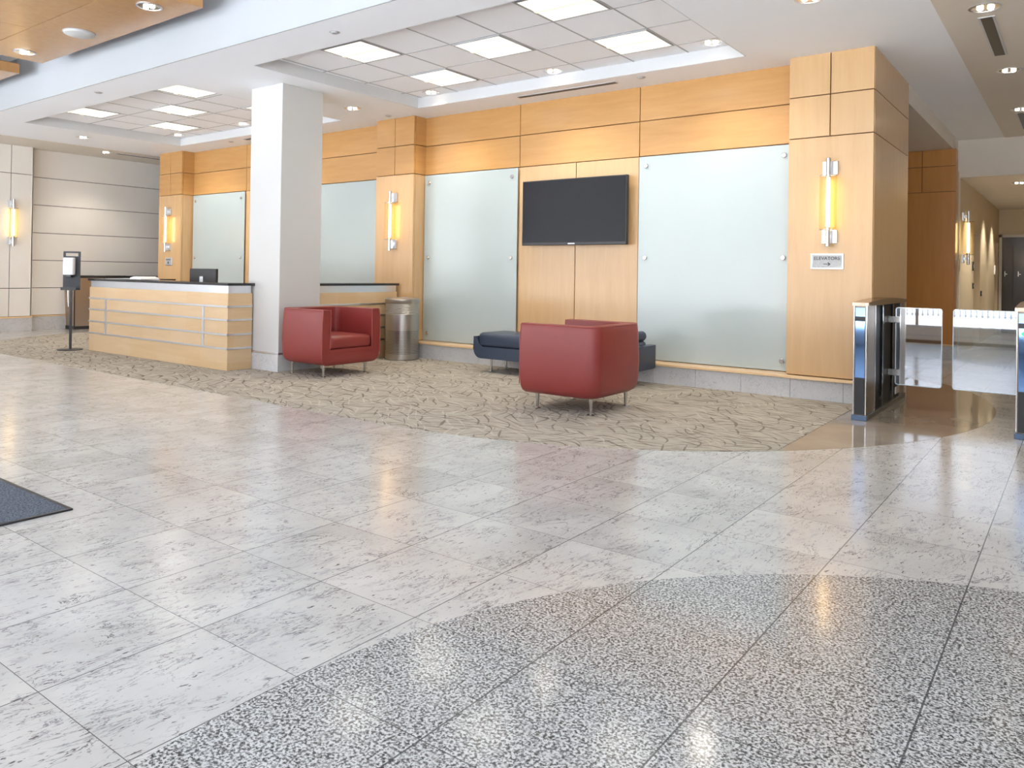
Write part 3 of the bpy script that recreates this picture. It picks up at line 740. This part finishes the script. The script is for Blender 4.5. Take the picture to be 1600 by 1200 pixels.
# papers
t = thing('paper_pile', 'loose white papers at the left end of the desk top', 'papers', (-11.0, 5.42, 1.036), R(8))
for k, (dx, a) in enumerate(((0, 0), (.22, .4), (.36, -.3))):
    b = new_bm(); bx(b, -.14, .14, -.10, .10, .001+k*.004, .004+k*.004); bmesh.ops.rotate(b, verts=b.verts, cent=(0, 0, 0), matrix=Matrix.Rotation(a, 3, 'Z'))
    bmesh.ops.translate(b, verts=b.verts, vec=(dx, 0, 0)); obj('sheet', b, M_PAPER, t)
t = thing('open_binder', 'white open binder lying on the desk top right of the papers', 'binder', (-10.28, 5.42, 1.042), R(-6))
b = new_bm(); prism(b, [(-.19, 0), (-.17, .022), (-.05, .038), (0, .026), (.05, .038), (.17, .022), (.19, 0)], -.12, .12, 'Y'); obj('pages', b, M_PAPER, t)
b = new_bm(); bx(b, -.20, .20, -.13, .13, -.004, .002); obj('cover', b, M_WHITE, t)

# sanitizer stand
t = thing('sanitizer_stand', 'black floor stand with white hand sanitizer dispenser left of desk', 'sanitizer stand', (-11.68, 5.09, .004), R(46))
b = new_bm(); lathe(b, [(.165, 0), (.165, .008), (.15, .014), (.01, .016)], n=36); obj('base', b, M_BLKP, t, 40)
b = new_bm(); prism(b, [(-.014, -.014), (.014, -.014), (.014, .014), (-.014, .014)], .012, .90); obj('pole', b, M_BLKP, t)
b = new_bm(); tube(b, [(-.035, .004, .62), (-.045, .004, .90)], .008, 8); obj('chrome_support', b, M_STEEL, t)
b = new_bm()
bx(b, -.115, .115, .0, .012, .86, 1.345, .004); bx(b, -.115, -.085, .0, .012, 1.34, 1.40); bx(b, .085, .115, .0, .012, 1.34, 1.40); bx(b, -.115, .115, .0, .012, 1.39, 1.415, .003)
obj('back_plate', b, mat('stand_black', (.03, .032, .04), .5), t)
b = new_bm(); bx(b, -.10, .10, -.11, .0, .86, .875); bx(b, -.10, .10, -.115, -.108, .86, .90); obj('drip_tray', b, M_BLKP, t)
b = new_bm(); bx(b, -.085, .055, -.10, .0, 1.075, 1.325, .018, 3); obj('dispenser', b, mat('dispenser_white', (.80, .83, .88), .35), t, 40)
b = new_bm(); bx(b, -.05, .02, -.085, -.03, 1.04, 1.078, .004); obj('nozzle', b, M_BLKP, t)

# stainless bins by left wall
bn = thing('waste_bin', '', 'waste bin')
b = new_bm()
def taper(bm, z0, z1, a0, a1, d0, d1, bev=0):
    vs = [bm.verts.new(p) for p in ((0, -a0, z0), (d0, -a0, z0), (d0, a0, z0), (0, a0, z0), (0, -a1, z1), (d1, -a1, z1), (d1, a1, z1), (0, a1, z1))]
    for f in ((3, 2, 1, 0), (4, 5, 6, 7), (0, 1, 5, 4), (1, 2, 6, 5), (2, 3, 7, 6), (3, 0, 4, 7)): bm.faces.new([vs[i] for i in f])
taper(b, .06, .985, .225, .27, .36, .44); obj('body', b, M_BIN, bn)
b = new_bm(); bx(b, .0, .36, -.235, .235, 0, .065); obj('plinth', b, M_BLKP, bn)
b = new_bm(); bx(b, .0, .46, -.285, .285, .985, 1.03, .004); obj('lid', b, M_BLKP, bn)
for s_ in (-1, 1):
    b = new_bm(); tube(b, [(.36, s_*.232, .05), (.445, s_*.278, .99)], .012, 6); obj('corner_strip', b, M_BLKP, bn)
b = new_bm(); bx(b, .10, .34, -.14, .14, 1.03, 1.034); obj('opening', b, M_BLACK, bn)
bn.location = (-15.79, 7.02, 0); bn['group'] = 'tapered stainless bins against the cream wall'; bn['label'] = 'tapered stainless bin against cream wall, leftmost, partly behind the sanitizer stand'
dup(bn, (-15.79, 7.62, 0), None, 'tapered stainless bin against cream wall, next to the desk end')
dup(bn, (-15.79, 8.22, 0), None, 'tapered stainless bin whose black lid shows above the desk top')

# round steel trash can
t = thing('trash_can', 'round perforated steel trash can between the red chair and glass panel', 'trash can', (-7.49, 7.565, .004))
r = .232
b = new_bm(); lathe(b, [(r-.01, 0), (r, .01), (r, .075)], n=48); obj('base_ring', b, M_CAN, t, 40)
b = new_bm(); lathe(b, [(r-.004, .07), (r-.004, .40)], n=64); obj('perforated_body', b, M_PERF, t, 40)
b = new_bm(); lathe(b, [(r, .40), (r, .62)], n=48); obj('smooth_band', b, M_CAN, t, 40)
b = new_bm(); pr = []
for k in range(8): z = .62+k*.0185; pr += [(r, z), (r-.006, z+.009)]
pr += [(r, .77)]
lathe(b, pr, n=48); obj('ribbed_band', b, M_CAN, t)
b = new_bm(); lathe(b, [(r-.004, .765), (r+.004, .775), (r+.004, .82), (r-.02, .835), (.12, .842), (.11, .80)], n=48); obj('lid', b, M_CAN, t, 40)
b = new_bm(); lathe(b, [(.108, .80), (.001, .80)], n=24, cap=False); obj('opening', b, M_BLACK, t)

# ================================================================ SEATING
def rrect(x0, x1, y0, y1, rads, n=8):
    """corner order: (x1,y0),(x1,y1),(x0,y1),(x0,y0) counter-clockwise from lower right"""
    P = []
    for (cx_, cy_, a0), r_ in zip(((x1, y0, -pi/2), (x1, y1, 0), (x0, y1, pi/2), (x0, y0, pi)), rads):
        ox = cx_+(-r_ if cx_ == x1 else r_); oy = cy_+(r_ if cy_ == y0 else -r_)
        for k in range(n+1): a = a0+(pi/2)*k/n; P.append((ox+r_*cos(a), oy+r_*sin(a)))
    return P
CWID, CDEP, CH = .87, .78, .755          # width (local Y), depth (local X, front +X)
def chair_proto():
    t = thing('armchair', '', 'armchair')
    hx, hy = CDEP/2, CWID/2
    rb, rf = .13, .012
    def outer(i): return rrect(-hx+i, hx-i*.25, -hy+i, hy-i, (rf, rf, max(rb-i*.4, .03), max(rb-i*.4, .03)), 8)
    arm, back, ri = .125, .15, .07
    # U-shaped shell: outer ring minus inner cut, above seat level; full below
    prof = [(.135, .10), (.142, .066), (.165, .032), (.20, .012), (.26, .002), (.40, -.004), (.55, 0), (.70, .008), (.742, .012), (.753, .018), (.755, .026)]
    bm = new_bm(); rings = []
    for z, i in prof:
        rings.append([bm.verts.new((x_, y_, z)) for x_, y_ in outer(i)])
    n = len(rings[0])
    # indices: corner0 = (+x,-y) first 9 pts, corner1 = (+x,+y) next 9, then back
    zi = .30
    for a, b_, (z0, _), (z1, _) in zip(rings, rings[1:], prof, prof[1:]):
        for k in range(n):
            k2 = (k+1) % n
            if k == 8 and z0 >= .26-1e-6: continue        # front opening between the two front corners
            bm.faces.new((a[k], a[k2], b_[k2], b_[k]))
    bm.faces.new(rings[0][::-1])
    # inner walls
    top = rings[-1]; ztop = prof[-1][0]
    inner = [(hx-.006, -hy+arm)] + [(-hx+back+ri+ri*cos(a), -hy+arm+ri+ri*sin(a)) for a in [-pi/2-(pi/2)*k/6 for k in range(7)]] + \
            [(-hx+back+ri+ri*cos(a), hy-arm-ri+ri*sin(a)) for a in [pi-(pi/2)*k/6 for k in range(7)]] + [(hx-.006, hy-arm)]
    it = [bm.verts.new((x_, y_, ztop)) for x_, y_ in inner]; ib = [bm.verts.new((x_-(.0), y_, .26)) for x_, y_ in inner]
    for k in range(len(it)-1): bm.faces.new((it[k], it[k+1], ib[k+1], ib[k]))
    # top face (U)
    bm.faces.new([top[k] for k in range(9, n)]+[top[k] for k in range(0, 9)]+it[0:1]+it[1:]+[]) if False else None
    loop = [top[(9+k) % n] for k in range(n)] + it      # from (+x,+y) corner round the back to (+x,-y), then inner back
    bm.faces.new(loop)
    # arm front faces
    zi_ = [j for j, (z, _) in enumerate(prof) if z >= .26-1e-6]
    for side, kk, iv, ivb in ((0, 8, it[0], ib[0]), (1, 9, it[-1], ib[-1])):
        col = [rings[j][kk] for j in zi_]
        f = col + [iv, ivb]
        bm.faces.new(f if side == 0 else f[::-1])
    # front rail top and seat deck
    bm.faces.new([rings[zi_[0]][8], rings[zi_[0]][9], ib[-1]] + ib[-2:0:-1] + [ib[0]])
    obj('shell', bm, M_RED, t, 35)
    # front rail block with cushion notch
    b = new_bm(); bx(b, hx-.10, hx-.004, -hy+arm-.01, hy-arm+.01, .22, .315, .004); obj('front_rail', b, M_RED, t)
    # seat cushion
    b = new_bm(); cw = hy-arm-.004
    bx(b, -hx+back-.005, hx-.002, -cw, cw, .31, .455, .045, 5)
    for v in b.verts:
        if v.co.z > .40:
            u_ = v.co.y/cw; v.co.z += .022*(1-u_*u_)
    obj('seat_cushion', b, M_RED, t, 60)
    # piping along top outer edge and arm fronts
    b = new_bm(); o9 = outer(.016)
    ordp = [o9[(9+k) % n] for k in range(n)]
    path = [(hx-.002, hy-arm+.0, .752)] + [(x_, y_, .754) for x_, y_ in ordp] + [(hx-.002, -hy+arm, .752)]
    tube(b, path, .0055, 6)
    for s_ in (-1, 1): tube(b, [(hx+.001, s_*(hy-.004+(-.012 if z > .7 else 0)), z) for z in (.22, .3, .45, .6, .75)], .0045, 6); tube(b, [(hx-.002, s_*(hy-arm), z) for z in (.32, .5, .75)], .0045, 6)
    obj('piping', b, M_PIPE, t, 60)
    for sx_, sy_ in ((1, 1), (1, -1), (-1, 1), (-1, -1)):
        b = new_bm(); x_, y_ = sx_*.275, sy_*.31
        lathe(b, [(.034, 0), (.034, .004), (.013, .012), (.015, .08), (.019, .145)], x_, y_, 18); obj('leg', b, M_STEEL, t, 40)
    return t
ch = chair_proto()
ch.location = (-7.09, 5.965, .004); ch['label'] = 'red leather cube armchair in front of the white column, seat facing right'; ch['group'] = 'red leather cube armchairs'
dup(ch, (-3.625, 5.965, .004), R(180), 'red leather cube armchair seen from behind, in the middle of the carpet')

# navy bench
t = thing('bench', 'long low navy leather bench against the wall behind the red armchair', 'bench', (-4.865, 7.50, .004))
L2, D2 = 1.085, .27
b = new_bm()
def uprof(h_arm, inset=0):
    P = [(-L2+inset, .425), ] + [(-L2+.11+(.11-inset)*cos(a), .275+(.11-inset)*sin(a)) for a in [pi+(pi/2)*k/8 for k in range(9)]]
    P += [(L2-.03+.03*cos(a), .195+.03*sin(a)) for a in [-pi/2+(pi/2)*k/4 for k in range(5)]]
    P += [(L2, .43), (L2-.07, .435), (L2-.085, .30), (-L2+.14, .30), (-L2+.085, .34), (-L2+.06, .43)]
    return P
prism(b, uprof(.43), -D2, D2, 'Y'); bmesh.ops.bevel(b, geom=[e for e in b.edges if abs(e.verts[0].co.y-e.verts[1].co.y) < 1e-6], offset=.008, segments=2, affect='EDGES')
obj('frame', b, M_NAVY, t, 40)
b = new_bm(); bx(b, -L2+.065, L2-.10, -D2+.004, D2-.01, .302, .475, .05, 5); obj('cushion', b, M_NAVY, t, 60)
b = new_bm(); lathe(b, [(.01, -D2+.02), (.055, -D2+.03), (.06, 0), (.055, D2-.03), (.01, D2-.02)], c=(L2-.16, 0, .52), n=20, axis='Y'); obj('bolster', b, M_NAVY, t, 50)
for xx in (-.90, 0, .90):
    for yy in (-.14, .16):
        b = new_bm(); lathe(b, [(.034, 0), (.034, .004), (.013, .012), (.013, .17)], xx, yy, 16); obj('leg', b, M_STEEL, t, 40)

# ================================================================ TURNSTILES
def turnstile():
    t = thing('turnstile', '', 'turnstile')
    LN, W = 1.74, .105; h2 = W/2      # local: front at y=0, runs to +y
    b = new_bm(); bx(b, -h2-.008, h2+.008, -.015, LN+.01, 0, .045, .004); obj('foot', b, mat('foot_blue', (.09, .13, .2), .2, .9), t)
    b = new_bm(); bx(b, -h2+.004, h2-.004, .01, LN-.01, .045, .985); obj('core', b, M_BRONZE, t)
    b = new_bm(); bx(b, -h2+.014, h2-.014, -.004, .012, .36, .955, .002); obj('front_glass', b, M_SKYGL, t)
    b = new_bm(); bx(b, -h2+.014, h2-.014, -.003, .012, .05, .358); obj('front_lower_panel', b, M_BLKP, t)
    b = new_bm(); bx(b, -h2+.012, h2-.012, -.006, .012, .84, .88); obj('reader_slot', b, M_BLKP, t)
    for s_ in (-1, 1):
        b = new_bm(); bx(b, s_*h2-.009 if s_ > 0 else -h2-.0, s_*h2+.0 if s_ > 0 else -h2+.009, -.008, .02, .05, .99, .002); obj('chrome_edge', b, M_STEEL, t)
        sx0, sx1 = (h2-.006, h2+.001) if s_ > 0 else (-h2-.001, -h2+.006)
        for y0, y1, m_, nm in ((.03, .30, M_BRONZE, 'side_panel'), (1.50, 1.70, M_BRONZE, 'side_panel')):
            b = new_bm(); bx(b, sx0, sx1, y0, y1, .06, .97); obj(nm, b, m_, t)
        for y0 in (.31, 1.46):
            b = new_bm(); bx(b, sx0, sx1+s_*.003, y0, y0+.025, .05, .975); obj('chrome_strip', b, M_STEEL, t)
        b = new_bm(); bx(b, sx0-s_*.003, sx1-s_*.003, .34, 1.455, .05, .97); obj('dark_glass_panel', b, M_DKPAN, t)
        for yc in (.58, 1.05):
            b = new_bm(); lathe(b, [(.052, .055), (.052, .965)], s_*(h2-.036), yc, 24); obj('glass_cylinder', b, M_DKGLASS, t, 60)
        b = new_bm(); bx(b, sx0, sx1+s_*.004, 1.25, 1.44, .08, .15, .003); obj('access_plate', b, M_ALU, t)
    # arched cap
    b = new_bm(); N = 14
    poly = [(LN*k/N, .985+.012+.028*sin(pi*k/N)) for k in range(N+1)] + [(LN, .968), (0, .968)]
    prism(b, [(p[0], p[1]) for p in poly], -h2-.012, h2+.012, 'X'); obj('arched_cap', b, mat('cap_bronze', (.40, .31, .24), .25, 1.0), t)
    return t
ts = turnstile(); ts.location = (-1.512, 6.985, .0); ts['label'] = 'chrome and dark glass turnstile beside the elevator-sign pilaster'; ts['group'] = 'turnstile pedestals'
ts2 = dup(ts, (-.352, 6.985, .0), None, 'turnstile with green arrow light cut by the right photo edge')
b = new_bm(); prism(b, [(-.022, .80), (0, .775), (.022, .80), (0, .825)], -.012, -.006, 'Y'); obj('green_light', b, M_GREEN, ts2)
M_GEDGE = mat('glass_edge', (.7, .78, .84), .15)
def gate(x0, x1, y, z0, z1, label, hinge):
    t = thing('glass_gate', label, 'glass gate', ((x0+x1)/2, y, z0), group='clear glass gate leaves')
    w_, h_ = (x1-x0)/2, (z1-z0)
    r_ = .02
    poly = []
    for cx_, cz_, a0 in ((w_-r_, r_, -pi/2), (w_-r_, h_-r_, 0), (-w_+r_, h_-r_, pi/2), (-w_+r_, r_, pi)):
        for k in range(6): a = a0+(pi/2)*k/5; poly.append((cx_+r_*cos(a), cz_+r_*sin(a)))
    b = new_bm(); prism(b, poly, -.005, .005, 'Y'); obj('glass_sheet', b, M_GATE, t)
    b = new_bm()
    tube(b, [(p[0], 0, p[1]) for p in poly], .0055, 6, True); obj('polished_edge', b, M_GEDGE, t)
    s_, ln_ = hinge
    for zz in (.08, h_-.14):
        b = new_bm(); bx(b, min(s_*(w_-.03), s_*(w_+ln_)), max(s_*(w_-.03), s_*(w_+ln_)), -.009, .009, zz, zz+.06, .003); obj('hinge', b, M_STEEL, t)
    return t
gate(-1.395, -1.018, 7.87, .225, .935, 'left clear glass gate leaf, attached to the turnstile beside the pilaster', (-1, .066))
gate(-.928, -.418, 7.87, .225, .935, 'right clear glass gate leaf, attached to the turnstile at the photo edge', (1, .014))
